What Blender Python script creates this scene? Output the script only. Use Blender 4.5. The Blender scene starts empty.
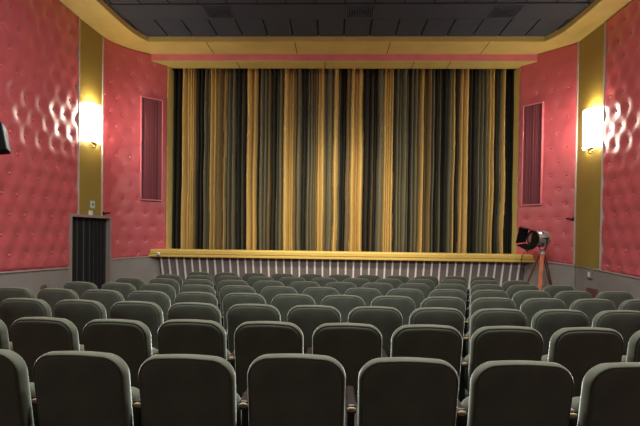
import bpy, bmesh, math, random
from mathutils import Vector, Matrix, noise
random.seed(7)
SC = bpy.context.scene
COL = SC.collection
PI = math.pi
ZC = 1.48            # eye height above the floor under the camera
SLOPE = 0.0297       # the floor falls towards the stage

# ------------------------------------------------------------------ materials
def lin(c):
    return tuple(((v/255)/12.92 if v/255 <= .04045 else ((v/255+.055)/1.055)**2.4) for v in c) + (1.0,)

def mat(name, rgb, rough=.6, metal=0., sheen=0., sheen_rgb=(255,255,255), sheen_rough=.4, noise_scale=0, noise_amt=.15,
        bump=0., bump_scale=200, emit=None, emit_s=0., coat=0., spec=.5, coat_rough=.2, stretch=None):
    m = bpy.data.materials.new(name); m.use_nodes = True
    nt = m.node_tree; b = nt.nodes['Principled BSDF']
    b.inputs['Base Color'].default_value = lin(rgb)
    b.inputs['Roughness'].default_value = rough
    b.inputs['Metallic'].default_value = metal
    b.inputs['Specular IOR Level'].default_value = spec
    b.inputs['Coat Weight'].default_value = coat
    b.inputs['Coat Roughness'].default_value = coat_rough
    b.inputs['Sheen Weight'].default_value = sheen
    b.inputs['Sheen Tint'].default_value = lin(sheen_rgb)
    b.inputs['Sheen Roughness'].default_value = sheen_rough
    if emit:
        b.inputs['Emission Color'].default_value = lin(emit); b.inputs['Emission Strength'].default_value = emit_s
    tc = nt.nodes.new('ShaderNodeTexCoord')
    src = tc.outputs['Object']
    if stretch:
        mp = nt.nodes.new('ShaderNodeMapping'); mp.inputs['Scale'].default_value = stretch
        nt.links.new(src, mp.inputs['Vector']); src = mp.outputs['Vector']
    if noise_scale:
        n = nt.nodes.new('ShaderNodeTexNoise'); n.inputs['Scale'].default_value = noise_scale; n.inputs['Detail'].default_value = 4
        nt.links.new(src, n.inputs['Vector'])
        r = nt.nodes.new('ShaderNodeValToRGB'); c = lin(rgb)
        r.color_ramp.elements[0].position = .3; r.color_ramp.elements[1].position = .7
        r.color_ramp.elements[0].color = tuple(v*(1-noise_amt) for v in c[:3])+(1,)
        r.color_ramp.elements[1].color = tuple(min(1, v*(1+noise_amt)) for v in c[:3])+(1,)
        nt.links.new(n.outputs['Fac'], r.inputs['Fac']); nt.links.new(r.outputs['Color'], b.inputs['Base Color'])
    if bump:
        n = nt.nodes.new('ShaderNodeTexNoise'); n.inputs['Scale'].default_value = bump_scale
        nt.links.new(src, n.inputs['Vector'])
        bp = nt.nodes.new('ShaderNodeBump'); bp.inputs['Strength'].default_value = bump; bp.inputs['Distance'].default_value = .01
        nt.links.new(n.outputs['Fac'], bp.inputs['Height']); nt.links.new(bp.outputs['Normal'], b.inputs['Normal'])
    return m

M = {}
M['pink']   = mat('rose vinyl', (196,82,92), .44, noise_scale=1.3, noise_amt=.06, spec=.6, coat=1., coat_rough=.33)
M['pinkflat'] = mat('rose paint', (220,124,134), .55, noise_scale=3, noise_amt=.1)
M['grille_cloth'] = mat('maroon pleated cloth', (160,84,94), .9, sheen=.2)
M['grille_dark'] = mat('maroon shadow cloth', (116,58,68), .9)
M['gold']   = mat('gold cornice paint', (222,206,128), .55, noise_scale=2.2, noise_amt=.07)
M['goldledge'] = mat('gold ledge paint', (226,194,104), .5, noise_scale=3, noise_amt=.04, stretch=(1,1,6))
M['olive']  = mat('olive gold panel', (152,130,60), .42, noise_scale=2, noise_amt=.06, spec=.5)
M['seam']   = mat('dark joint', (60,44,20), .8)
M['steel']  = mat('brushed metal trim', (200,190,182), .4, metal=.35)
M['dado']   = mat('grey dado paint', (140,134,130), .62, noise_scale=2.5, noise_amt=.08)
M['rail']   = mat('dado cap', (176,156,150), .5)
M['carpet'] = mat('dark carpet', (46,42,40), .95, noise_scale=60, noise_amt=.3, bump=.4)
M['tile']   = mat('charcoal ceiling tile', (60,71,88), .75, noise_scale=4, noise_amt=.06)
M['gap']    = mat('black ceiling gap', (8,8,9), .9)
M['ventm']  = mat('charcoal vent metal', (68,80,104), .5)
M['apron']  = mat('ribbed mauve grey carpet', (122,113,111), .95, noise_scale=3, noise_amt=.16, bump=.5, bump_scale=30, stretch=(30,30,1))
M['batten'] = mat('pale batten', (242,234,228), .5)
M['velvet'] = mat('grey green velvet', (76,80,71), .85, sheen=.5, sheen_rgb=(206,212,196), sheen_rough=.32, noise_scale=5, noise_amt=.16, spec=.25)
M['velvet_side'] = mat('grey green velvet boxing', (80,81,70), .75, sheen=.85, sheen_rgb=(255,255,244), sheen_rough=.3, noise_scale=9, noise_amt=.1, spec=.1)
M['mahog']  = mat('dark mahogany arm', (28,14,12), .4, noise_scale=8, noise_amt=.3, coat=.3)
M['black']  = mat('black metal', (16,16,17), .45)
M['blackcloth'] = mat('black curtain cloth', (11,8,8), .9, sheen=.15)
M['brass']  = mat('aged brass', (196,166,124), .5, metal=.1)
M['brass_dark'] = mat('dark brass', (84,64,34), .5, metal=.3)
M['engrave']= mat('engraved digits', (70,42,24), .6)
M['white']  = mat('white plastic', (226,226,222), .45)
M['greyp']  = mat('grey plastic', (128,128,126), .5)
M['green']  = mat('pale green sign', (150,196,160), .5)
M['frame']  = mat('taupe metal frame', (168,152,146), .45, metal=.3)
M['wood']   = mat('orange varnished wood', (206,120,88), .45, noise_scale=6, noise_amt=.25, stretch=(4,4,1))
M['wood_dark'] = mat('dark varnished wood', (104,52,42), .45, noise_scale=6, noise_amt=.2, stretch=(4,4,1))
M['chrome'] = mat('worn silver metal', (196,196,200), .3, metal=.75, noise_scale=25, noise_amt=.35)
M['lens']   = mat('lens glass', (190,150,150), .08, metal=.3)
M['cur_gold'] = mat('gold drape', (204,172,104), .6, sheen=.2, sheen_rgb=(255,220,160), spec=.3)
M['cur_grey'] = mat('olive grey drape', (108,103,80), .6, sheen=.2, sheen_rgb=(210,210,190), spec=.3)
M['cur_brown'] = mat('bronze drape', (120,100,62), .6, sheen=.2, spec=.3)
M['cur_char'] = mat('charcoal drape', (34,31,25), .8, noise_scale=3, noise_amt=.2, stretch=(14,14,.4))
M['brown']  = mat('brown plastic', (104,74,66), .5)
M['smoke']  = mat('back wall paint', (90,84,80), .8)
M['shade']  = mat('glowing fluted glass', (250,246,230), .3, emit=(255,246,226), emit_s=26.)
M['lampdisc'] = mat('lit lamp lens', (255,240,210), .3, emit=(255,236,200), emit_s=12.)

# ------------------------------------------------------------------ mesh helpers
class MB:
    def __init__(s): s.v=[]; s.f=[]; s.m=[]; s.smooth=[]
    def add(s, vs, fs, mi=0, sm=False):
        b=len(s.v); s.v += [tuple(v) for v in vs]
        for f in fs: s.f.append([b+i for i in f]); s.m.append(mi); s.smooth.append(sm)
    def box(s, a, b, mi=0, mtx=None):
        x0,y0,z0=a; x1,y1,z1=b
        vs=[(x0,y0,z0),(x1,y0,z0),(x1,y1,z0),(x0,y1,z0),(x0,y0,z1),(x1,y0,z1),(x1,y1,z1),(x0,y1,z1)]
        if mtx: vs=[tuple(mtx@Vector(v)) for v in vs]
        s.add(vs,[(0,3,2,1),(4,5,6,7),(0,1,5,4),(1,2,6,5),(2,3,7,6),(3,0,4,7)],mi)
    def tube(s, pts, r, mi=0, n=12, caps=True):
        pts=[Vector(p) for p in pts]; rr = r if isinstance(r,(list,tuple)) else [r]*len(pts)
        rings=[]; prev=None
        for i,p in enumerate(pts):
            t=(pts[min(i+1,len(pts)-1)]-pts[max(i-1,0)]).normalized()
            if prev is None:
                up=Vector((0,0,1)) if abs(t.z)<.9 else Vector((1,0,0)); u=t.cross(up).normalized()
            else: u=(prev-t*prev.dot(t)).normalized()
            prev=u; w=t.cross(u)
            rings.append([p+(u*math.cos(2*PI*k/n)+w*math.sin(2*PI*k/n))*rr[i] for k in range(n)])
        vs=[v for R_ in rings for v in R_]; fs=[]
        for i in range(len(pts)-1):
            for k in range(n):
                k2=(k+1)%n; fs.append((i*n+k,i*n+k2,(i+1)*n+k2,(i+1)*n+k))
        s.add(vs,fs,mi,True)
        if caps:
            s.add(rings[0],[tuple(range(n))],mi); s.add(rings[-1],[tuple(range(n))],mi)
    def bar(s, p, q, w, d, mi=0, side=(0,0,1)):
        p=Vector(p); q=Vector(q); t=(q-p).normalized(); sd=Vector(side); u=t.cross(sd).normalized(); w2=t.cross(u).normalized()
        vs=[]
        for c in (p,q):
            for a,b in ((-1,-1),(1,-1),(1,1),(-1,1)): vs.append(c+u*a*w/2+w2*b*d/2)
        s.add(vs,[(0,1,2,3),(7,6,5,4),(0,4,5,1),(1,5,6,2),(2,6,7,3),(3,7,4,0)],mi)
    def lathe(s, prof, mtx=None, n=20, mi=0):
        vs=[]; fs=[]
        for r,z in prof:
            for k in range(n): vs.append(Vector((r*math.cos(2*PI*k/n), r*math.sin(2*PI*k/n), z)))
        if mtx: vs=[mtx@v for v in vs]
        for i in range(len(prof)-1):
            for k in range(n):
                k2=(k+1)%n; fs.append((i*n+k,i*n+k2,(i+1)*n+k2,(i+1)*n+k))
        fs.append(tuple(range(n))); fs.append(tuple((len(prof)-1)*n+k for k in range(n)))
        s.add(vs,fs,mi,True)
    def build(s, name, mats, parent=None, bevel=0, fixn=True, loc=None):
        if not isinstance(mats,(list,tuple)): mats=[mats]
        me=bpy.data.meshes.new(name); me.from_pydata(s.v,[],s.f)
        for m in mats: me.materials.append(m)
        for i,p in enumerate(me.polygons): p.material_index=s.m[i]; p.use_smooth=s.smooth[i]
        if fixn:
            bm=bmesh.new(); bm.from_mesh(me); bmesh.ops.recalc_face_normals(bm,faces=bm.faces); bm.to_mesh(me); bm.free()
        o=bpy.data.objects.new(name,me); COL.objects.link(o)
        if parent: o.parent=parent
        if loc is not None: o.location=loc
        if bevel:
            b=o.modifiers.new('bevel','BEVEL'); b.width=bevel; b.segments=2; b.limit_method='ANGLE'
        return o

def empty(name, loc, label, cat, group=None, rz=0):
    o=bpy.data.objects.new(name,None); COL.objects.link(o); o.location=loc; o.rotation_euler=(0,0,rz); o.empty_display_size=.1
    o['label']=label; o['category']=cat
    if group: o['group']=group
    return o
def tag(o,label,cat,group=None):
    o['label']=label; o['category']=cat
    if group: o['group']=group
    return o
def struct(o): o['kind']='structure'; return o
def W(x,y,zrel): return (x,y,zrel+ZC)

def catmull(pts, sub=8):
    out=[]; P=[Vector(p) for p in pts]; P=[P[0]*2-P[1]]+P+[P[-1]*2-P[-2]]
    for i in range(1,len(P)-2):
        for k in range(sub):
            t=k/sub; a,b,c,d=P[i-1:i+3]
            out.append(.5*((2*b)+(c-a)*t+(2*a-5*b+4*c-d)*t*t+(3*b-a-3*c+d)*t**3))
    out.append(P[-2]); return out

def resample(pts, step):
    L=[0]
    for a,b in zip(pts,pts[1:]): L.append(L[-1]+(b-a).length)
    n=max(2,int(L[-1]/step)); out=[]; j=0
    for i in range(n+1):
        s=L[-1]*i/n
        while j<len(L)-2 and L[j+1]<s: j+=1
        t=(s-L[j])/max(1e-9,L[j+1]-L[j]); out.append((pts[j].lerp(pts[j+1],t),s))
    return out

# tufted vinyl: real relief, pulled in at every button of a staggered lattice
def tufted(name, path, zb, zt, parent, inward, su=.41, sv=.365, s_off=0., z_off=0., step=.03, hole=None, amp=.034, wave=.012, rad=.13, seed=0, buttons=True):
    R_=resample(path,step); nz=int((zt-min(zb(p) for p,_ in R_))/step)
    mb=MB(); vs=[]; idx={}
    def tuft(s,z):
        best=9; 
        j0=round((z-z_off)/sv)
        for j in (j0-1,j0,j0+1):
            off=(su/2 if j%2 else 0)
            i0=round((s-s_off-off)/su)
            for i in (i0-1,i0,i0+1):
                ds=s-s_off-off-i*su; dz=z-z_off-j*sv
                best=min(best,math.hypot(ds,dz))
        return best
    nrm=[]
    for i,(p,s) in enumerate(R_):
        a=R_[max(0,i-1)][0]; b=R_[min(len(R_)-1,i+1)][0]; t=(b-a).normalized(); n=Vector((t.y,-t.x,0))
        if n.dot(Vector((inward[0],inward[1],0)))<0: n=-n
        nrm.append(n)
    for i,(p,s) in enumerate(R_):
        z0=zb(p)
        for k in range(nz+1):
            z=z0+(zt-z0)*k/nz; r=tuft(s,z)
            e=min(s,R_[-1][1]-s,z-z0,zt-z); edge=min(1,max(0,e)/.04)
            h=amp*(1-math.exp(-(r/rad)**2)) - .014*math.exp(-(r/.035)**2)
            h+=wave*noise.noise(Vector((s*1.6+seed,z*.8,seed)))+wave*.7*noise.noise(Vector((s*4+seed,z*2.2,5+seed)))
            h=.008+(h+.012)*edge
            q=Vector((p.x,p.y,z))+nrm[i]*h
            vs.append(q)
    fs=[]
    for i in range(len(R_)-1):
        for k in range(nz):
            c=(vs[i*(nz+1)+k]+vs[(i+1)*(nz+1)+k+1])/2
            if hole and hole(c): continue
            fs.append((i*(nz+1)+k,(i+1)*(nz+1)+k,(i+1)*(nz+1)+k+1,i*(nz+1)+k+1))
    mb.add(vs,fs,0,True)
    if buttons:
        L=R_[-1][1]
        for j in range(int(zt/sv)+2):
            off=(su/2 if j%2 else 0); z=z_off+j*sv
            for i in range(-2,int(L/su)+2):
                s=s_off+off+i*su
                if s<.05 or s>L-.05: continue
                q=min(range(len(R_)),key=lambda a:abs(R_[a][1]-s)); p=R_[q][0]; n=nrm[q]
                if z<zb(p)+.05 or z>zt-.05: continue
                c=Vector((p.x,p.y,z))+n*.004
                if hole and hole(c): continue
                t=Vector((0,0,1)); u=n.cross(t)
                m=Matrix((( u.x,t.x,n.x,c.x),(u.y,t.y,n.y,c.y),(u.z,t.z,n.z,c.z),(0,0,0,1)))
                mb.lathe([(.034,-.008),(.033,.012),(.023,.024),(.006,.028)],m,8)
    return mb.build(name,M['pink'],parent,fixn=False)

# ------------------------------------------------------------------ floor, dark rear of the room
def fz(y): return -SLOPE*y
mb=MB(); mb.add([(-6.3,-4,fz(-4)),(6.4,-4,fz(-4)),(6.4,13.6,fz(13.6)),(-6.3,13.6,fz(13.6)),(-6.3,-4,-.7),(6.4,-4,-.7),(6.4,13.6,-.7),(-6.3,13.6,-.7)],
  [(0,1,2,3),(7,6,5,4),(0,4,5,1),(1,5,6,2),(2,6,7,3),(3,7,4,0)])
struct(mb.build('floor',M['carpet']))
mb=MB(); mb.box((-6.2,-4.1,-.2),(6.3,-3.95,6.5)); struct(mb.build('wall_rear',M['smoke']))
mb=MB(); mb.box((-6.2,13.45,-.5),(6.3,13.6,6.5)); struct(mb.build('wall_behind_curtain',M['black']))

# ------------------------------------------------------------------ ceiling
CZ=4.86+ZC; SZ=4.73+ZC
mb=MB()
mb.box((-6.2,-4,CZ+.03),(6.3,13.6,CZ+.12),1)
mb.box((-6.0,9.83,CZ),(6.1,10.53,CZ+.03),0)
rows=[(10.535,11.6)]+[(9.805-1.22*(k+1),9.805-1.22*k-.025) for k in range(11)]
for (a,b) in rows:
    for k in range(-9,10):
        x=-.49+.625*k; mb.box((x+.016,a,CZ),(x+.609,b,CZ+.03),0)
struct(mb.build('ceiling',[M['tile'],M['gap']]))
for i,(x,lb) in enumerate(((-2.65,'square dark louvred ceiling vent at the left of the three'),(.47,'square dark louvred ceiling vent above the middle of the stage'),(3.62,'square dark louvred ceiling vent at the right of the three'))):
    e=empty('ceiling_vent',(x,10.18,CZ),lb,'vent','ceiling vents')
    f=MB(); 
    for a,b in (((-.31,-.27),(.31,-.24)),((-.31,.24),(.31,.27)),((-.31,-.24),(-.28,.24)),((.28,-.24),(.31,.24))): f.box((a[0],a[1],-.012),(b[0],b[1],.0))
    f.build('frame',M['ventm'],e)
    g=MB(); g.box((-.28,-.24,-.003),(.28,.24,-.001)); g.build('backing',M['gap'],e)
    g=MB()
    for k in range(5):
        w=.26-k*.05; h=.22-k*.044; t=.02
        for (x0,y0,x1,y1) in ((-w,-h,w,-h+t),(-w,h-t,w,h),(-w,-h+t,-w+t,h-t),(w-t,-h+t,w,h-t)): g.box((x0,y0,-.014),(x1,y1,-.004))
    g.build('louvre',M['ventm'],e)

# ------------------------------------------------------------------ wall outlines (plan view)
LW=[Vector((-5.8,-3.95,0)),Vector((-5.8,10.13,0))]
LP=[Vector((-5.8,10.13,0)),Vector((-5.76,11.1,0))]
LC=[v for v in catmull([Vector(p) for p in ((-5.76,11.1,0),(-5.66,11.47,0),(-5.42,11.86,0),(-5.03,12.21,0),(-4.67,12.58,0))],8)]
RW=[Vector((5.87,-3.95,0)),Vector((5.87,10.34,0))]
RP=[Vector((5.87,10.34,0)),Vector((5.86,11.44,0))]
RC=[v for v in catmull([Vector(p) for p in ((5.86,11.44,0),(5.56,11.81,0),(5.21,12.2,0),(4.87,12.58,0))],8)]
def dz_l(p): return ZC-.76-.033*(p.y-7.77)
def dz_lc(p): return ZC-.735+.05*(p.y-11.4)
def dz_r(p): return ZC-.70-.034*(11.41-p.y)
def dz_rc(p): return ZC-.70+.09*(p.y-11.45)

def wallstrip(mb, path, zlo, zhi, n_in, th, mi=0):
    """solid strip following the plan outline, front face on the outline, body th behind it"""
    P=path; N=[]
    for i in range(len(P)):
        a=P[max(0,i-1)]; b=P[min(len(P)-1,i+1)]; t=(b-a).normalized(); n=Vector((t.y,-t.x,0))
        if n.dot(Vector(n_in))<0: n=-n
        N.append(n)
    vs=[]
    for p,n in zip(P,N):
        q=p-n*th if th>0 else p; f=p if th>0 else p-n*th
        for (c,z) in ((f,zlo(p)),(f,zhi(p)),(q,zhi(p)),(q,zlo(p))): vs.append(Vector((c.x,c.y,z)))
    fs=[]
    for i in range(len(P)-1):
        for k in range(4):
            k2=(k+1)%4; fs.append((i*4+k,i*4+k2,(i+1)*4+k2,(i+1)*4+k))
    fs.append((0,1,2,3)); fs.append(tuple((len(P)-1)*4+k for k in range(4)))
    mb.add(vs,fs,mi)
def const(z): return lambda p: z
def lowf(p): return fz(p.y)-.02
DT=.35+ZC                               # top of the doorway
D0,D1=9.78,11.44                        # doorway along the left wall
lin_in=(1,0,0); rin=(-1,0,0)

# left wall: dado, backing, rose panel, olive pilaster and its metal trims
mb=MB()
wallstrip(mb,[Vector((-5.8,-3.95,0)),Vector((-5.8,D0,0))],lowf,dz_l,lin_in,.15,0)
wallstrip(mb,[Vector((-5.815,-3.95,0)),Vector((-5.815,D0,0))],dz_l,const(6.5),lin_in,.14,0)
wallstrip(mb,[Vector((-5.815,D0,0)),Vector((-5.815,11.1,0))],const(DT),const(6.5),lin_in,.14,0)
wl=struct(mb.build('wall_left',M['dado']))
holeL=lambda c: c.y>D0 and c.z<DT
tufted('upholstered_panel',[Vector((-5.81,5.0,0)),LW[1]+Vector((-.01,0,0))],dz_l,SZ,wl,lin_in,step=.03,hole=lambda c: c.y>D0+.035 and c.z<DT-.02,s_off=.12,z_off=.28,seed=3)
tufted('upholstered_panel',[Vector((-5.81,-3.9,0)),Vector((-5.81,5.0,0))],dz_l,SZ,wl,lin_in,step=.08,seed=9)
mb=MB(); wallstrip(mb,LP,const(DT),const(SZ),lin_in,-.02); mb.build('pilaster',M['olive'],wl)
for P_ in (LP[0],LP[1]):
    mb=MB(); mb.box((P_.x-.01,P_.y-.022,DT),(P_.x+.045,P_.y+.022,SZ)); mb.build('metal_trim',M['steel'],wl,bevel=.006)
mb=MB(); wallstrip(mb,[Vector((-5.8,-3.95,0)),Vector((-5.8,D0,0))],lambda p:dz_l(p)-.012,lambda p:dz_l(p)+.014,lin_in,-.025); mb.build('dado_cap',M['rail'],wl)

# left front corner
mb=MB()
LCd=[p for p in LC if p.y>=D1]; LCd=[Vector((-5.69,D1,0))]+LCd
wallstrip(mb,LCd,lowf,dz_lc,(1,-1,0),.12)
Lo=[p+Vector((-.012,.012,0)) for p in LC]
wallstrip(mb,Lo,lambda p:dz_lc(p) if p.y>D1 else DT,const(6.5),(1,-1,0),.12)
wlc=struct(mb.build('wall_front_left',M['dado']))
tufted('upholstered_panel',LC,dz_lc,SZ,wlc,(1,-1,0),su=.40,sv=.36,step=.022,hole=lambda c:c.y<D1-.03 and c.z<DT-.02,s_off=.28,z_off=.16,amp=.012,rad=.09,wave=.008,seed=5)
mb=MB(); wallstrip(mb,LCd,lambda p:dz_lc(p)-.014,lambda p:dz_lc(p)+.016,(1,-1,0),-.03); mb.build('dado_cap',M['rail'],wlc)
# gold jamb at the edge of the stage opening
mb=MB(); mb.box((-4.72,12.55,-.69+ZC),(-4.655,13.4,4.56+ZC)); mb.build('gold_jamb',M['gold'],wlc)

# right wall
mb=MB()
wallstrip(mb,[Vector((5.87,-3.95,0)),Vector((5.87,11.44,0))],lowf,dz_r,rin,.15,0)
wallstrip(mb,[Vector((5.885,-3.95,0)),Vector((5.885,11.44,0))],dz_r,const(6.5),rin,.14,0)
wr=struct(mb.build('wall_right',M['dado']))
tufted('upholstered_panel',[Vector((5.88,5.0,0)),RW[1]+Vector((.01,0,0))],dz_r,SZ,wr,rin,step=.03,s_off=.2,z_off=.12,seed=13)
tufted('upholstered_panel',[Vector((5.88,-3.9,0)),Vector((5.88,5.0,0))],dz_r,SZ,wr,rin,step=.08,seed=19)
mb=MB(); wallstrip(mb,RP,dz_r,const(SZ),rin,-.02); mb.build('pilaster',M['olive'],wr)
for P_ in (RP[0],RP[1]):
    mb=MB(); mb.box((P_.x-.045,P_.y-.022,dz_r(P_)),(P_.x+.01,P_.y+.022,SZ)); mb.build('metal_trim',M['steel'],wr,bevel=.006)
mb=MB(); wallstrip(mb,[Vector((5.87,-3.95,0)),Vector((5.87,11.42,0))],lambda p:dz_r(p)-.012,lambda p:dz_r(p)+.014,rin,-.025); mb.build('dado_cap',M['rail'],wr)
# right front corner
mb=MB()
wallstrip(mb,RC,lowf,dz_rc,(-1,-1,0),.12)
Ro=[p+Vector((.012,.012,0)) for p in RC]
wallstrip(mb,Ro,dz_rc,const(6.5),(-1,-1,0),.12)
wrc=struct(mb.build('wall_front_right',M['dado']))
tufted('upholstered_panel',RC,dz_rc,SZ,wrc,(-1,-1,0),su=.40,sv=.36,step=.022,s_off=.24,z_off=.13,amp=.012,rad=.09,wave=.008,seed=15)
mb=MB(); wallstrip(mb,RC,lambda p:dz_rc(p)-.014,lambda p:dz_rc(p)+.016,(-1,-1,0),-.03); mb.build('dado_cap',M['rail'],wrc)
mb=MB(); mb.box((4.865,12.55,-.69+ZC),(4.93,13.4,4.56+ZC)); mb.build('gold_jamb',M['gold'],wrc)

# ------------------------------------------------------------------ gold cornice, rose band, lower soffit
outer=[Vector((-5.85,-3.95,0)),Vector((-5.82,10.1,0)),Vector((-5.80,11.05,0))]+[p+Vector((-.03,.03,0)) for p in LC[4:] if p.y<12.2]
outer+=[Vector((-5.06,12.24,0)),Vector((5.24,12.24,0))]
rcf=[p+Vector((.03,.03,0)) for p in RC if p.y<12.18][::-1]
outer+=rcf+[Vector((5.9,10.3,0)),Vector((5.9,-3.95,0))]
nl=len([p for p in outer[:] if p.x<0 ]); 
innerL=catmull([Vector(p) for p in ((-4.99,9.4,0),(-4.97,10.2,0),(-4.93,10.85,0),(-4.85,11.22,0),(-4.76,11.43,0))],5)
innerR=catmull([Vector(p) for p in ((5.25,9.4,0),(5.25,10.1,0),(5.21,10.84,0),(5.12,11.2,0),(5.02,11.43,0))],5)
def ext(path,n,far):
    return [far]+[q for q,_ in resample(path,1e-6+sum((b-a).length for a,b in zip(path,path[1:]))/(n-2)+1e-9)][:n-1]
inL=ext(innerL,nl,Vector((-5.0,-3.95,0))); 
while len(inL)<nl: inL.append(innerL[-1])
inL[-1]=innerL[-1]
nr=len(outer)-nl
inR=ext(innerR,nr,Vector((5.26,-3.95,0)))
while len(inR)<nr: inR.append(innerR[-1])
inR[-1]=innerR[-1]
inner=inL+inR[::-1]
mb=MB(); vs=[]
for o_,i_ in zip(outer,inner):
    vs+= [Vector((o_.x,o_.y,SZ)),Vector((i_.x,i_.y,SZ)),Vector((i_.x,i_.y,CZ+.03)),Vector((o_.x,o_.y,CZ+.03))]
fs=[]
for i in range(len(outer)-1):
    for k in range(4):
        k2=(k+1)%4; fs.append((i*4+k,i*4+k2,(i+1)*4+k2,(i+1)*4+k))
mb.add(vs,fs,0)
for x in (-3.3,-1.08,1.28,3.7):          # joints between the soffit boards
    mb.box((x-.008,11.44,SZ-.003),(x+.008,12.2,SZ+.001),1)
struct(mb.build('trim_1',[M['gold'],M['seam']],fixn=True))
mb=MB(); mb.box((-4.99,12.2,4.545+ZC),(5.18,12.3,SZ)); 
tb=struct(mb.build('trim_2',M['pinkflat'],bevel=.008))
mb=MB(); mb.box((-4.995,12.19,SZ-.012),(5.185,12.2,SZ)); mb.box((-4.995,12.19,4.54+ZC),(5.185,12.2,4.552+ZC)); mb.build('metal_edge',M['steel'],tb)
mb=MB(); mb.box((-4.97,12.2,4.53+ZC),(5.16,12.72,4.56+ZC))
for x in (-2.7,-.35,2.0,2.95): mb.box((x-.008,12.21,4.527+ZC),(x+.008,12.71,4.531+ZC),1)
struct(mb.build('trim_3',[M['gold'],M['seam']]))

# ------------------------------------------------------------------ stage
st=empty('stage',(0.1,12.6,fz(12.6)),'low stage with ribbed mauve grey front, pale battens and gold ledge','stage')
def stp(o): o.location=-Vector(st.location); return o
mb=MB(); mb.box((-4.72,12.62,-.95),(4.93,13.44,.9)); stp(mb.build('platform',M['black'],st))
mb=MB()
YT,YB=12.32,12.50; ZT=-.68+ZC; ZB=fz(12.6)
def face(x0,x1,off,mi):
    mb.add([(x0,YT-off,ZT),(x1,YT-off,ZT),(x1*.985+.0015,YB-off,ZB),(x0*.985+.0015,YB-off,ZB),
            (x0,YT+.3,ZT),(x1,YT+.3,ZT),(x1*.985+.0015,YB+.03,ZB),(x0*.985+.0015,YB+.03,ZB)],
           [(0,1,2,3),(7,6,5,4),(0,4,5,1),(1,5,6,2),(2,6,7,3),(3,7,4,0)],mi)
face(-4.78,5.0,0,0)
x=-4.72
while x<4.97:
    face(x-.022,x+.022,.02,1); x+=.2085
stp(mb.build('front_panel',[M['apron'],M['batten']],st,fixn=True))
# ledge: moulded gold board running wall to wall, mitred ends
prof=[(12.66,-.70),(12.20,-.695),(12.185,-.68),(12.185,-.635),(12.20,-.625),(12.20,-.61),(12.178,-.60),(12.178,-.52),(12.19,-.497),(12.215,-.488),(12.66,-.488)]
vs=[]
for xe,s in ((-4.97,-1),(5.16,1)):
    for (y,z) in prof:
        dx = (0.06 if z<-.6 else 0)*s - (max(0,y-12.2))*.9*s
        vs.append((xe+dx,y,z+ZC))
n=len(prof); fs=[(k,(k+1)%n,n+(k+1)%n,n+k) for k in range(n)]+[tuple(range(n)),tuple(range(2*n-1,n-1,-1))]
mb=MB(); mb.add(vs,fs); stp(mb.build('ledge',M['goldledge'],st))
# small white knob at the ledge's left end
mb=MB(); mb.lathe([(.046,0),(.05,.015),(.04,.04),(.012,.05)],Matrix.Translation(W(-4.73,12.178,-.615))@Matrix.Rotation(PI/2,4,'X'),14)
tag(mb.build('ledge_light',M['white']),'tiny round white light on the left end of the gold stage ledge','light')

# ------------------------------------------------------------------ curtain
def cx(px): return -4.72+(px-169)*(9.72/347)
bands=[(160,'c'),(178,'k'),(196,'g'),(204,'c'),(208,'e'),(224,'g'),(237,'e'),(245,'c'),(258,'g'),(272,'e'),(279,'c'),(299,'g'),(307,'c'),(315,'e'),(324,'g'),(330,'e'),(337,'g'),(347,'c'),(352,'e'),(365,'g'),(375,'e'),(382,'c'),(395,'g'),(403,'c'),(408,'e'),(417,'c'),(436,'g'),(444,'c'),(452,'e'),(457,'g'),(461,'e'),(470,'g'),(478,'c'),(487,'e'),(494,'g'),(499,'c'),(505,'g'),(540,'c')]
bx=[(cx(a),c) for a,c in bands]
def colour(x):
    for xe,c in bx:
        if x<xe: return {'g':0,'e':1,'c':2,'k':2}[c]
    return 2
folds=[]; x=-4.85
while x<5.1:
    w=random.choice((.06,.08,.10,.12,.15))*random.uniform(.85,1.15); folds.append((x,w,random.random(),min(.28,w*random.uniform(1.2,2.2)),random.uniform(-.45,.45))); x+=w
def cy_(x):
    for (a,w,_,h,sk) in folds:
        if a<=x<a+w:
            t=(x-a)/w; t=min(1,max(0,t+sk*t*(1-t)))
            return -h*math.sin(PI*t)**.65 + .02*math.sin(x*2.3)
    return 0
NX=1500; NZ=14; zt,zb_=4.80+ZC,-.57+ZC
mb=MB(); vs=[]
for k in range(NZ+1):
    t=k/NZ; z=zb_+(zt-zb_)*t
    for i in range(NX+1):
        x=-4.64+(4.86+4.64)*i/NX
        xs=x+.035*(1-t)*noise.noise(Vector((x*1.7,z*.5,3)))+.02*noise.noise(Vector((x*5,z*.9,7)))
        y=13.10+cy_(xs)*(.75+.35*(1-t))+.012*noise.noise(Vector((x*3,z*1.1,1)))
        vs.append((x,y,z))
# fabric bands follow the pleats at their seams
fs=[];mi=[]
for k in range(NZ):
    for i in range(NX):
        a=k*(NX+1)+i; fs.append((a,a+1,a+NX+2,a+NX+1))
        x=-4.64+(9.5)*(i+.5)/NX; z=zb_+(zt-zb_)*(k+.5)/NZ; t=(k+.5)/NZ
        xs=x+.035*(1-t)*noise.noise(Vector((x*1.7,z*.5,3)))+.02*noise.noise(Vector((x*5,z*.9,7)))
        a,w,q=next((F_[:3] for F_ in folds if F_[0]<=xs<F_[0]+F_[1]),(x,.1,.5))
        c=colour(a+w/2)
        mi.append((0 if q<.78 else 3 if q<.95 else 1) if c==0 else (1 if q<.6 else 3 if q<.72 else 2) if c==1 else (2 if q<.7 else 1))
mb.add(vs,fs,0,True); mb.m=mi
o=mb.build('stage_curtain',[M['cur_gold'],M['cur_grey'],M['cur_char'],M['cur_brown']],fixn=False)
tag(o,'wide closed stage curtain of pleated gold and olive grey bands behind the gold ledge','curtain')

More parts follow.
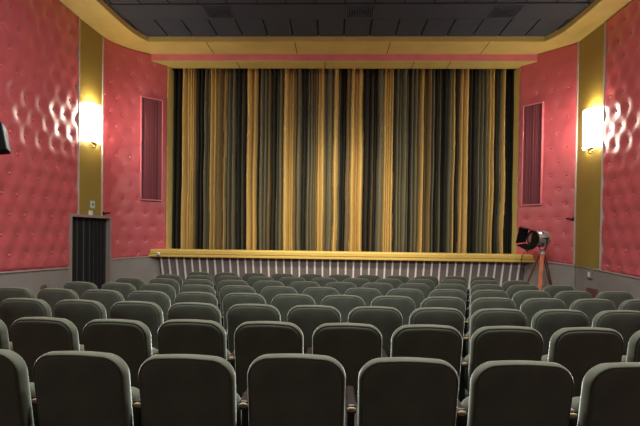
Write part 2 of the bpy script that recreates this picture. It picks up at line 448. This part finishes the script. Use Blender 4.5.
# ------------------------------------------------------------------ pleated speaker grilles on the corner walls
def grille(path_pts, z0,z1,n_in,label):
    a=Vector(path_pts[0]); b=Vector(path_pts[1]); t=(b-a).normalized(); n=Vector((t.y,-t.x,0))
    if n.dot(Vector(n_in))<0: n=-n
    L=(b-a).length; c=(a+b)/2+n*.035
    e=empty('speaker_grille',(c.x,c.y,(z0+z1)/2),label,'speaker grille','speaker grilles',math.atan2(t.y,t.x))
    s = 1 if n.dot(Vector((-t.y,t.x,0)))>0 else -1     # local +y or -y faces the room
    H=(z1-z0)/2; w=L/2
    f=MB()
    for (x0,zz0,x1,zz1) in ((-w,-H,w,-H+.03),(-w,H-.03,w,H),(-w,-H+.03,-w+.025,H-.03),(w-.025,-H+.03,w,H-.03)):
        f.box((x0,-.045,zz0),(x1,.035,zz1))
    f.build('frame',M['pinkflat'],e,bevel=.005)
    g=MB(); N=72; vs=[]
    x=-w+.02
    for i in range(N+1):
        xx=-w+.02+(2*w-.04)*i/N; yy=s*(.006+(.012 if i%2 else -.006)+.006*random.random())
        vs+= [(xx,yy,-H+.02),(xx,yy,H-.02)]
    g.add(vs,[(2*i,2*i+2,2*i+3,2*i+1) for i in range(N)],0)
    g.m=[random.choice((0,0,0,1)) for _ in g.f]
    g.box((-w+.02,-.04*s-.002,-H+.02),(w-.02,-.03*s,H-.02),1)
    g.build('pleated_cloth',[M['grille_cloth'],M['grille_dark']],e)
grille(((-5.20,12.02,0),(-4.77,12.43,0)),.81+ZC,3.55+ZC,(1,-1,0),'tall maroon pleated speaker grille on the rose wall left of the curtain')
grille(((4.965,12.45,0),(5.31,12.05,0)),.80+ZC,3.45+ZC,(-1,-1,0),'tall maroon pleated speaker grille on the rose wall right of the curtain')

# ------------------------------------------------------------------ sconces
def sconce(x,y,zc,s,label):
    """s=+1: on the left wall, faces +X"""
    e=empty('wall_sconce',(x,y,zc),label,'wall lamp','crown shaped wall sconces')
    RY,RX=.26,.15; H=.41
    b=MB(); b.box((0,-.20,-H*.8),(s*.02,.20,H*.7)); b.build('back_plate',M['brass'],e,bevel=.004)
    N=60; sh=MB(); rings=[]
    for lay,(tz,fl) in enumerate(((0,1),(.1,1),(.5,1.0),(.9,1.03),(1,1.05))):
        r_=[]
        for i in range(N+1):
            a=-PI/2+PI*i/N; flute=1+.035*math.cos(a*24)
            z=-H+2*H*tz
            if tz==1: z+= .03*abs(math.cos(a*12))
            if tz==0: z-= .018*abs(math.cos(a*12))
            r_.append((s*(.03+RX*math.cos(a)*fl*flute),RY*math.sin(a)*fl*flute,z))
        rings.append(r_)
    vs=[v for r_ in rings for v in r_]; fs=[]
    for k in range(len(rings)-1):
        for i in range(N): fs.append((k*(N+1)+i,k*(N+1)+i+1,(k+1)*(N+1)+i+1,(k+1)*(N+1)+i))
    sh.add(vs,fs,0,True); so=sh.build('shade',M['shade'],e,fixn=False)
    md=so.modifiers.new('t','SOLIDIFY'); md.thickness=.008
    cme=None
    for i in range(13):
        a=-PI/2+PI*i/12; r=1.04
        cr=MB(); cr.lathe([(.003,-.005),(.009,.01),(.010,.02),(.002,.032)],Matrix.Translation((s*(.03+RX*r*math.cos(a)),RY*r*math.sin(a),H+.03)),6); cr.build('crown_bead',M['brass'],e)
    bs=MB(); bs.box((s*.02,-.13,-H-.035),(s*.12,.13,-H-.022)); 
    bs.tube([(s*.02,0,-H-.03),(s*.09,0,-H-.07),(s*.12,0,-H-.11),(s*.09,0,-H-.15),(s*.05,0,-H-.13)],.012)
    bs.lathe([(.002,-.06),(.02,-.045),(.025,-.025),(.012,-.01),(.02,0)],Matrix.Translation((s*.12,0,-H-.035)),12)
    bs.build('scroll_bracket',M['brass_dark'],e)
    bu=MB(); bu.lathe([(.004,-.09),(.035,-.05),(.045,0),(.03,.05),(.008,.09)],Matrix.Translation((s*.09,0,.22)),12); bu.build('bulb',M['lampdisc'],e)
    l=bpy.data.lights.new('sconce_bulb_light','POINT'); l.energy=SCP; l.color=(1,.86,.6); l.shadow_soft_size=.04
    lo=bpy.data.objects.new('sconce_bulb_light',l); COL.objects.link(lo); lo.location=(x+s*.13,y,zc+H+.0)
    return e
SCP=12
sconce(-5.76,10.63,2.48+ZC,1,'glowing white fluted sconce on the left olive pilaster, above the black doorway')
sconce(5.84,10.70,2.45+ZC,-1,'glowing white fluted sconce on the right olive pilaster')
# a second pair further back in the hall, behind the viewer
sconce(-5.78,-1.0,2.5+ZC+.05,1,'glowing white fluted sconce on the left wall behind the viewer')
sconce(5.85,-1.0,2.5+ZC+.05,-1,'glowing white fluted sconce on the right wall behind the viewer')

# ------------------------------------------------------------------ doorway in the left wall
xd=-5.8
d=struct(bpy.data.objects.new('door_1',None)); COL.objects.link(d); d.location=(-5.72,(D0+D1)/2,fz(10.5))
def dp(o): o.location=-Vector(d.location); return o
zf0=fz(D1)-.01
A_=Vector((-5.785,D0,0)); B_=Vector((-5.69,D1,0)); t_=(B_-A_).normalized(); n_=Vector((t_.y,-t_.x,0)); LD=(B_-A_).length
DM=Matrix(((n_.x,t_.x,0,A_.x),(n_.y,t_.y,0,A_.y),(0,0,1,0),(0,0,0,1)))   # local x out of the wall, y along it
mb=MB()
mb.box((-.14,0,zf0),(.045,.07,DT-.0),0,DM); mb.box((-.14,LD-.07,zf0),(.045,LD,DT-.0),0,DM); mb.box((-.14,.07,DT-.06),(.045,LD-.07,DT-.0),0,DM)
dp(mb.build('door_frame',M['frame'],d,bevel=.004))
mb=MB(); vs=[]; N=120
for i in range(N+1):
    y=.07+(LD-.14)*i/N; x=-.07+.022*math.sin(y*34+2*math.sin(y*5))
    q0=DM@Vector((x,y,zf0+.03)); q1=DM@Vector((x,y,DT-.06)); vs+=[tuple(q0),tuple(q1)]
mb.add(vs,[(2*i,2*i+2,2*i+3,2*i+1) for i in range(N)],0,True); dp(mb.build('door_curtain',M['blackcloth'],d))
mb=MB(); mb.box((-.4,-.1,zf0),(-.16,LD+.1,DT+.1),0,DM); dp(mb.build('recess_back',M['black'],d))

# things standing on the door frame, sign above it
e=empty('emergency_light',(-5.76,10.62,DT),'small white box lamp standing on the black doorway frame','lamp')
mb=MB(); mb.box((-.05,-.07,0),(.03,.05,.11)); mb.build('housing',M['white'],e,bevel=.008)
mb=MB(); mb.lathe([(.03,0),(.035,.02),(.03,.07),(.02,.08)],Matrix.Translation((0,.12,0)),12); mb.build('lamp_head',M['greyp'],e)
def hook(x,y,z,s,label,rz=0):
    e=empty('wall_hook',(x,y,z),label,'hook','black wall hooks',rz)
    mb=MB(); mb.box((-.015,-.03,-.035),(.015,.03,.035)); mb.build('plate',M['black'],e,bevel=.004)
    mb=MB(); mb.tube([(0,0,0),(s*.05,-.005,-.01),(s*.10,-.01,.015),(s*.15,-.01,.0),(s*.17,-.01,.03)],[.016,.02,.022,.018,.01],n=10); mb.build('arm',M['black'],e)
hook(-5.70,11.12,DT+.065,1,'small black hook bracket beside the top right corner of the black doorway')
hook(5.80,11.47,.43+ZC,-1,'small black hook bracket on the rose wall beside the right pilaster')
e=empty('exit_sign',(-5.755,10.68,.60+ZC),'small pale green and white square sign above the black doorway','sign')
mb=MB(); mb.box((0,-.105,-.095),(.015,.105,.095)); mb.build('plate',M['green'],e,bevel=.003)
mb=MB(); mb.box((.015,-.075,-.07),(.018,.075,.07)); mb.build('white_field',M['white'],e)
mb=MB(); mb.box((.018,-.014,-.045),(.021,.014,.03)); mb.add([(.0205,-.05,.0),(.0205,.05,.0),(.0205,0,.055)],[(0,1,2)]); mb.box((.018,-.05,-.004),(.021,.05,.012)); mb.build('arrow_mark',M['black'],e)

# box and low dark shadow stand-in on the right dado, brown plate on the left dado
e=empty('junction_box',(5.87,10.74,-.86+ZC),'small grey electrical box with white front on the right dado','electrical box')
mb=MB(); mb.box((-.05,-.09,-.09),(0,.09,.09)); mb.build('box',M['greyp'],e,bevel=.006)
mb=MB(); mb.box((-.056,-.05,-.055),(-.05,.05,.055)); mb.build('switch_face',M['white'],e,bevel=.003)
mb=MB(); mb.box((5.82,10.45,-1.42+ZC),(5.87,10.85,-1.17+ZC));  # dark solid standing in for a wedge of shadow by the seats
tag(mb.build('shadow_wedge_box',M['brown'],bevel=.01),'low dark box standing in for a shadow on the right dado','shadow stand-in')
mb=MB(); mb.lathe([(.10,0),(.10,.012),(.08,.02)],Matrix.Translation((-5.8,8.95,-1.16+ZC))@Matrix.Rotation(PI/2,4,'Y')@Matrix.Scale(.6,4,(1,0,0)),20)
tag(mb.build('wall_plate',M['brown']),'small brown oval plate low on the left grey dado','wall plate')

# tilted loudspeaker on the left wall, cut by the picture's edge
e=empty('wall_loudspeaker',(-5.30,7.0,1.40+ZC),'black loudspeaker tilted on the left wall at the picture edge','loudspeaker')
R_=Matrix.Rotation(math.radians(-12),4,'Y')@Matrix.Rotation(math.radians(25),4,'Z')
mb=MB(); mb.box((-.17,-.15,-.22),(.13,.15,.22),0,R_); mb.build('cabinet',mat('matt black cabinet',(9,9,10),.8,spec=.2),e,bevel=.01)
mb=MB(); mb.box((.131,-.13,-.20),(.14,.13,.20),0,R_); mb.build('front_grille',M['ventm'],e)
mb=MB(); mb.tube([(-.56,0,0),(-.15,0,0)],.02); mb.box((-.58,-.06,-.08),(-.55,.06,.08)); mb.build('wall_bracket',M['black'],e)

# ------------------------------------------------------------------ vintage spotlight on wooden tripod
gx,gy=4.92,11.15; gz=fz(gy)
e=empty('stage_spotlight',(gx,gy,gz),'vintage silver and black spotlight with barn doors on an orange wooden tripod','spotlight')
hz=-.05+ZC-gz                    # height of the lamp head above the floor
T=lambda a: Matrix.Translation((0.05,0,hz))@a
ax=Matrix.Rotation(math.radians(196),4,'Z')@Matrix.Rotation(PI/2,4,'Y')@Matrix.Identity(4)   # local +z -> towards the stage's left
AX=Matrix.Translation((-.10,0,hz))@ax
mb=MB(); mb.lathe([(.02,-.27),(.10,-.265),(.165,-.24),(.185,-.20),(.185,.10),(.175,.11)],AX,28); mb.build('lamp_housing',M['chrome'],e)
mb=MB()
for k in range(8):
    a=2*PI*k/8; c=Vector((.183*math.cos(a),.183*math.sin(a),-.03)); mb=MB(); mb.box((c.x-.014,c.y-.014,-.06),(c.x+.014,c.y+.014,-.02),0,AX); mb.build('cooling_vent',M['black'],e)
mb=MB(); mb.box((.12,-.08,-.12),(.195,.08,.03),0,AX); mb.build('vent_box',M['black'],e)
mb=MB(); mb.lathe([(.175,.10),(.192,.105),(.195,.14),(.185,.16),(.15,.16),(.15,.12)],AX,28); mb.build('lens_ring',M['black'],e)
mb=MB(); mb.lathe([(.15,.14),(.12,.16),(.06,.175),(.005,.18)],AX,24); mb.build('lens',M['lens'],e)
def flap(w0,w1,l,ang,rot,name='barn_door'):
    # a trapezoid flap hinged on the ring; rot turns round the lamp axis, ang opens outwards
    m=MB(); t=.006
    pts=[(-w0,0),(w0,0),(w1,l),(-w1,l)]
    vs=[(x,-t,y) for x,y in pts]+[(x,t,y) for x,y in pts]
    Rm=AX@Matrix.Rotation(rot,4,'Z')@Matrix.Translation((0,.185,.155))@Matrix.Rotation(-ang,4,'X')
    m.add([Rm@Vector(v) for v in vs],[(0,1,2,3),(7,6,5,4),(0,4,5,1),(1,5,6,2),(2,6,7,3),(3,7,4,0)])
    m.build(name,M['black'],e)
FL=[(.16,.21,.23,math.radians(15))]*4
for k,(w0,w1,l,a) in enumerate(FL): flap(w0,w1,l,a,k*PI/2-.3)
mb=MB(); 
mb.tube([(.02,-.23,hz),(.02,-.235,hz-.16),(.02,-.13,hz-.27),(.02,0,hz-.29),(.02,.13,hz-.27),(.02,.235,hz-.16),(.02,.23,hz)],.013,n=10)
mb.lathe([(.03,-.02),(.03,.02)],Matrix.Translation((.02,-.24,hz))@Matrix.Rotation(PI/2,4,'X'),12)
mb.build('yoke',M['black'],e)
th=hz-.34
mb=MB(); mb.lathe([(.03,.05),(.05,.04),(.055,.0),(.075,-.01),(.075,-.05),(.04,-.06)],Matrix.Translation((.02,0,th)),16); mb.build('tripod_head',M['chrome'],e)
feet=[(-.58,.05,0,'wood_dark'),(-.26,-.42,0,'wood'),(.46,.22,0,'wood_dark')]
for k,(fx,fy,_,mm) in enumerate(feet):
    lg=MB(); top=Vector((.02+.05*(fx/.5),.05*(fy/.5),th-.04)); ft=Vector((.02+fx,fy,.03)); mid=top.lerp(ft,.55)
    sd=Vector((-fy,fx,0)).normalized()*.032
    if k==1: lg.bar(top,mid,.085,.03,0,(0,1,0)); lg.bar(mid-Vector((0,0,-.08)),ft,.07,.028,0,(0,1,0))
    else:
        lg.bar(top+sd,mid+sd*.8,.022,.03,0,(0,1,0)); lg.bar(top-sd,mid-sd*.8,.022,.03,0,(0,1,0)); lg.bar(mid.lerp(top,.2),ft,.035,.03,0,(0,1,0))
    lo=lg.build('leg',M[mm],e,bevel=.003)
    if mm!='wood': lo['label']='darker wooden leg'
    c=MB(); c.lathe([(.004,-.03),(.014,0),(.016,.05)],Matrix.Translation(ft),8); c.build('metal_foot',M['black'],lo)
mb=MB(); mz=th*.45
for k,(fx,fy,_,mm) in enumerate(feet):
    t=1-mz/th; mb.tube([(.02,0,mz),(.02+fx*t,fy*t,mz+.02)],.007,n=8)
mb.tube([(.02,0,mz-.02),(.02,0,th-.05)],.014,n=10)
mb.build('spreader',M['chrome'],e)
mb=MB()
P_=[Vector(p) for p in ((4.95,11.30,-.18+ZC),(4.86,11.8,-.42+ZC),(4.96,12.05,-.38+ZC),(4.90,12.17,-.47+ZC),(4.85,12.155,-.60+ZC),(4.85,12.15,-.8+ZC),(4.84,12.15,-1.2+ZC),(4.84,12.12,fz(12.1)+.012),(4.9,12.0,fz(12.0)+.012))]
mb.tube(catmull(P_,6),.008,n=8)
tag(mb.build('lamp_cable',M['black']),'thin dark cable looping from the spotlight over the right end of the gold ledge','cable')

# ------------------------------------------------------------------ seats
def rr(hw,z0,z1,rt,rb,inset,n=10,crown=.006):
    """rounded outline (x,z); the same number of points whatever the inset"""
    a=hw-inset; lo=z0+inset; hi=z1-inset; RT=max(rt-inset*.8,.012); RB=max(rb-inset*.8,.012); pts=[]
    for cx_,cz_,r,a0 in ((a-RT,hi-RT,RT,0),(-a+RT,hi-RT,RT,PI/2),(-a+RB,lo+RB,RB,PI),(a-RB,lo+RB,RB,3*PI/2)):
        for k in range(n+1):
            t=a0+PI/2*k/n; pts.append((cx_+r*math.cos(t),cz_+r*math.sin(t)))
        if a0==0:
            for k in range(1,6):
                f=k/6; pts.append(((a-RT)*(1-2*f),hi+crown*math.sin(PI*f)))
    return pts
def pad(mb,hw,z0,z1,rt,rb,rings,fn,mi_of=lambda i:0):
    R_=[]
    for (ins,y) in rings: R_.append([fn(Vector((x,y,z))) for x,z in rr(hw,z0,z1,rt,rb,ins)])
    n=len(R_[0]); vs=[v for r in R_ for v in r]; b=len(mb.v); mb.v+=[tuple(v) for v in vs]
    for i in range(len(R_)-1):
        for k in range(n):
            k2=(k+1)%n; mb.f.append([b+i*n+k,b+i*n+k2,b+(i+1)*n+k2,b+(i+1)*n+k]); mb.m.append(mi_of(i)); mb.smooth.append(True)
    mb.f.append([b+k for k in range(n)]); mb.m.append(mi_of(0)); mb.smooth.append(True)
    mb.f.append([b+(len(R_)-1)*n+k for k in range(n-1,-1,-1)]); mb.m.append(mi_of(len(R_)-2)); mb.smooth.append(True)
ST=.936
def seatmeshes(e):
    out={}
    mb=MB()
    rec=lambda v: Vector((v.x*(1-.06*max(0,(.7-v.z))), v.y+(ST-v.z)*.17+.10*v.x*v.x, v.z))
    rings=[(.17,-.004),(.11,-.003),(.07,-.001),(.045,.001),(.030,.003),(.021,.0055),(.0185,.009),(.016,.009),(.013,.0065),(.007,.012),(.002,.022),(0,.036),(0,.055),(.006,.078),(.02,.095),(.05,.108),(.11,.116),(.17,.118)]
    pad(mb,.25,.40,ST,.118,.06,rings,rec,lambda i:0 if i<5 else 1)
    mb.build('backrest',[M['velvet'],M['velvet_side']],e)
    mb=MB()
    tl=lambda v: Vector((v.x, v.y+(.68-v.z)*.12, v.z))
    rings=[(.12,.205),(.05,.208),(.02,.218),(.004,.235),(0,.265),(.004,.30),(.02,.325),(.05,.338),(.12,.342)]
    pad(mb,.238,.40,.685,.085,.05,rings,tl)
    mb.build('seat_cushion',M['velvet_side'],e)
def arm(e,x):
    mb=MB(); mb.box((x-.025,.115,.62),(x+.025,.43,.67)); a=mb.build('armrest',M['mahog'],e,bevel=.012)
    mb=MB(); mb.lathe([(.024,0),(.024,.002),(.021,.004)],Matrix.Translation((x,.1155,.648))@Matrix.Rotation(PI/2,4,'X')@Matrix.Scale(.55,4,(0,1,0)),20)
    bd=mb.build('number_badge',M['brass'],a)
    mb=MB(); mb.box((x-.018,.16,.04),(x+.018,.42,.622)); mb.box((x-.022,.12,-.02),(x+.022,.46,.04)); mb.build('stanchion',M['black'],e,bevel=.005)
seat0=empty('theatre_seat',(0,0,0),'x','seat'); seatmeshes(seat0); arm(seat0,-.28)
def kids(o): return [c for c in bpy.data.objects if c.parent is o]
armkids=[c for c in kids(seat0) if c.name.startswith(('armrest','stanchion'))]
SK=kids(seat0); SG={c.name:kids(c) for c in SK}
def copyseat(badge=True):
    r=seat0.copy(); COL.objects.link(r)
    for ch in SK:
        c=ch.copy(); COL.objects.link(c); c.parent=r
        for g in (SG[ch.name] if badge else ()):
            d_=g.copy(); COL.objects.link(d_); d_.parent=c
    return r
X0,Y0,RP_,CV=.9325,2.3036,.963,.0113; PITCH=.56
ROWK={1:(-5,1),2:(-6.5,2.5),3:(-7,3),4:(-8.5,4.5),5:(-8,5),6:(-7.5,4.5),7:(-7,4),8:(-6.5,3.5)}
RN={1:'nearest row',2:'second row from the viewer',3:'third row from the viewer',4:'fourth row from the viewer',5:'fourth row from the stage',6:'third row from the stage',7:'second row from the stage',8:'row closest to the stage'}
ORD=['','second ','third ','fourth ','fifth ','sixth ','seventh ','eighth ']
first=True; badge_spots={}
for n,(k0,k1) in ROWK.items():
    cnt=int(k1-k0)+1
    for i in range(cnt):
        k=k0+i; x=(X0+k*PITCH)*1.008
        y=Y0-.055+(n-1)*RP_+CV*(x-.3)**2
        s=seat0 if first else copyseat(n<5); first=False
        dz=0
        if n==1: dz=-.021 if k<=-3 else (-.003 if k==-2 else -.008 if k==-1 else -.012)
        if n==2 and k<-4: dz=-.013
        s.location=(x,y,fz(y)+dz); s.rotation_euler=(0,0,math.atan(2*CV*(x-.3)))
        if i<=(cnt-1)/2: pos=('leftmost' if i==0 else ORD[i]+'from the left')
        else:
            j=cnt-1-i; pos=('rightmost' if j==0 else ORD[j]+'from the right')
        s['label']='grey-green velvet seat, %s in the %s'%(pos,RN[n]); s['category']='seat'; s['group']='theatre seats, '+RN[n]
        if (n,k) in ((1,-1),(1,-2)):
            badge_spots[(n,k)]=[g for c in kids(s) if c.name.startswith('armrest') for g in kids(c)][0]
# seat numbers engraved on the two badges that can be read as having one
def digits(txt,parent):
    cu=bpy.data.curves.new('t','FONT'); cu.body=txt; cu.size=.021; cu.align_x='CENTER'; cu.align_y='CENTER'; cu.extrude=.0004
    t=bpy.data.objects.new('t',cu); COL.objects.link(t); bpy.context.view_layer.update()
    me=bpy.data.meshes.new_from_object(t.evaluated_get(bpy.context.evaluated_depsgraph_get()))
    bpy.data.objects.remove(t)
    old=parent.data; nm=old.copy(); nm.materials.append(M['engrave'])
    bm=bmesh.new(); bm.from_mesh(nm); n0=len(bm.faces)
    me.transform(Matrix.Translation((-.28,.1108,.648))@Matrix.Rotation(PI/2,4,'X'))
    bm.from_mesh(me); bm.faces.ensure_lookup_table()
    for f in bm.faces[n0:]: f.material_index=1
    bm.to_mesh(nm); bm.free(); parent.data=nm
digits('26',badge_spots[(1,-1)]); digits('25',badge_spots[(1,-2)])

# ------------------------------------------------------------------ lamps
def spotlamp(x,y,aim,power,size,blend,label,col=(1,.86,.62)):
    z=CZ-.30; e=empty('ceiling_spotlight',(x,y,CZ),label,'spotlight','ceiling spotlights above the seats')
    dirv=(Vector(aim)-Vector((x,y,z))).normalized(); q=dirv.to_track_quat('Z','Y').to_matrix().to_4x4()
    mb=MB(); mb.lathe([(.05,-.12),(.09,-.10),(.10,.10),(.10,.12)],Matrix.Translation((0,0,-.30))@q,16); mb.build('can',M['black'],e)
    mb=MB(); mb.lathe([(.085,.121),(.04,.123)],Matrix.Translation((0,0,-.30))@q,16); mb.build('lamp_lens',M['lampdisc'],e)
    mb=MB(); mb.tube([(0,0,0),(0,0,-.2)],.015); mb.build('stem',M['black'],e)
    l=bpy.data.lights.new('spot','SPOT'); l.energy=power; l.spot_size=math.radians(size); l.spot_blend=blend; l.color=col; l.shadow_soft_size=.12
    o=bpy.data.objects.new('spot_light',l); COL.objects.link(o); o.location=Vector((x,y,z))+dirv*.16
    o.rotation_euler=dirv.to_track_quat('-Z','Y').to_euler()
for x,ax_ in ((-4.2,.8),(.1,.1),(4.4,-.6)):
    spotlamp(x,8.6,(ax_,12.95,1.0),620,58,1.,'black ceiling spotlight %s aimed at the curtain'%('at the left' if x<-1 else 'in the middle' if x<1 else 'at the right'))
def disc(x,y,power,label):  # fill lamp added out of view to brighten seats, walls and curtain
    e=empty('fill_downlight',(x,y,CZ),label,'fill light','added fill downlights')
    mb=MB(); mb.lathe([(.20,0),(.20,-.02),(.16,-.02),(.16,-.002)],None,24); mb.build('trim_ring',M['ventm'],e)
    mb=MB(); mb.lathe([(.155,-.004),(.02,-.006)],None,24); mb.build('diffuser',M['lampdisc'],e)
    l=bpy.data.lights.new('down','AREA'); l.shape='DISK'; l.size=.3; l.energy=power; l.color=(.95,1,.95)
    o=bpy.data.objects.new('fill_downlight_light',l); COL.objects.link(o); o.location=(x,y,CZ-.03)
for x,nm in ((-3.,'left'),(.1,'middle'),(3.2,'right')):
    disc(x,7.4,30,'added round fill downlight over the front seats, %s'%nm)
    disc(x*.45+.05,3.0,235,'added round fill downlight over the rear seats, %s'%nm)

w=bpy.data.worlds.new('world'); SC.world=w; w.use_nodes=True
w.node_tree.nodes['Background'].inputs['Color'].default_value=(.5,.5,.5,1); w.node_tree.nodes['Background'].inputs['Strength'].default_value=.05

# ------------------------------------------------------------------ camera
yaw,roll,pitch,F,CYP=.0337,.0137,-.0148,460.,240.
f=Vector((-math.sin(yaw)*math.cos(pitch),math.cos(yaw)*math.cos(pitch),math.sin(pitch)))
r=Vector((math.cos(yaw),math.sin(yaw),0)); u=r.cross(f)
r2=r*math.cos(roll)+u*math.sin(roll); u2=u*math.cos(roll)-r*math.sin(roll)
cam=bpy.data.cameras.new('camera'); co=bpy.data.objects.new('camera',cam); COL.objects.link(co); SC.camera=co
cam.sensor_fit='HORIZONTAL'; cam.sensor_width=36; cam.lens=F/640*36; cam.shift_y=(CYP-213)/640; cam.clip_start=.05
mt=Matrix(((r2.x,u2.x,-f.x,0),(r2.y,u2.y,-f.y,0),(r2.z,u2.z,-f.z,ZC),(0,0,0,1)))
co.matrix_world=mt
vs_=SC.view_settings; vs_.view_transform='Standard'; vs_.look='None'; vs_.exposure=0.22; vs_.gamma=1; vs_.use_curve_mapping=False
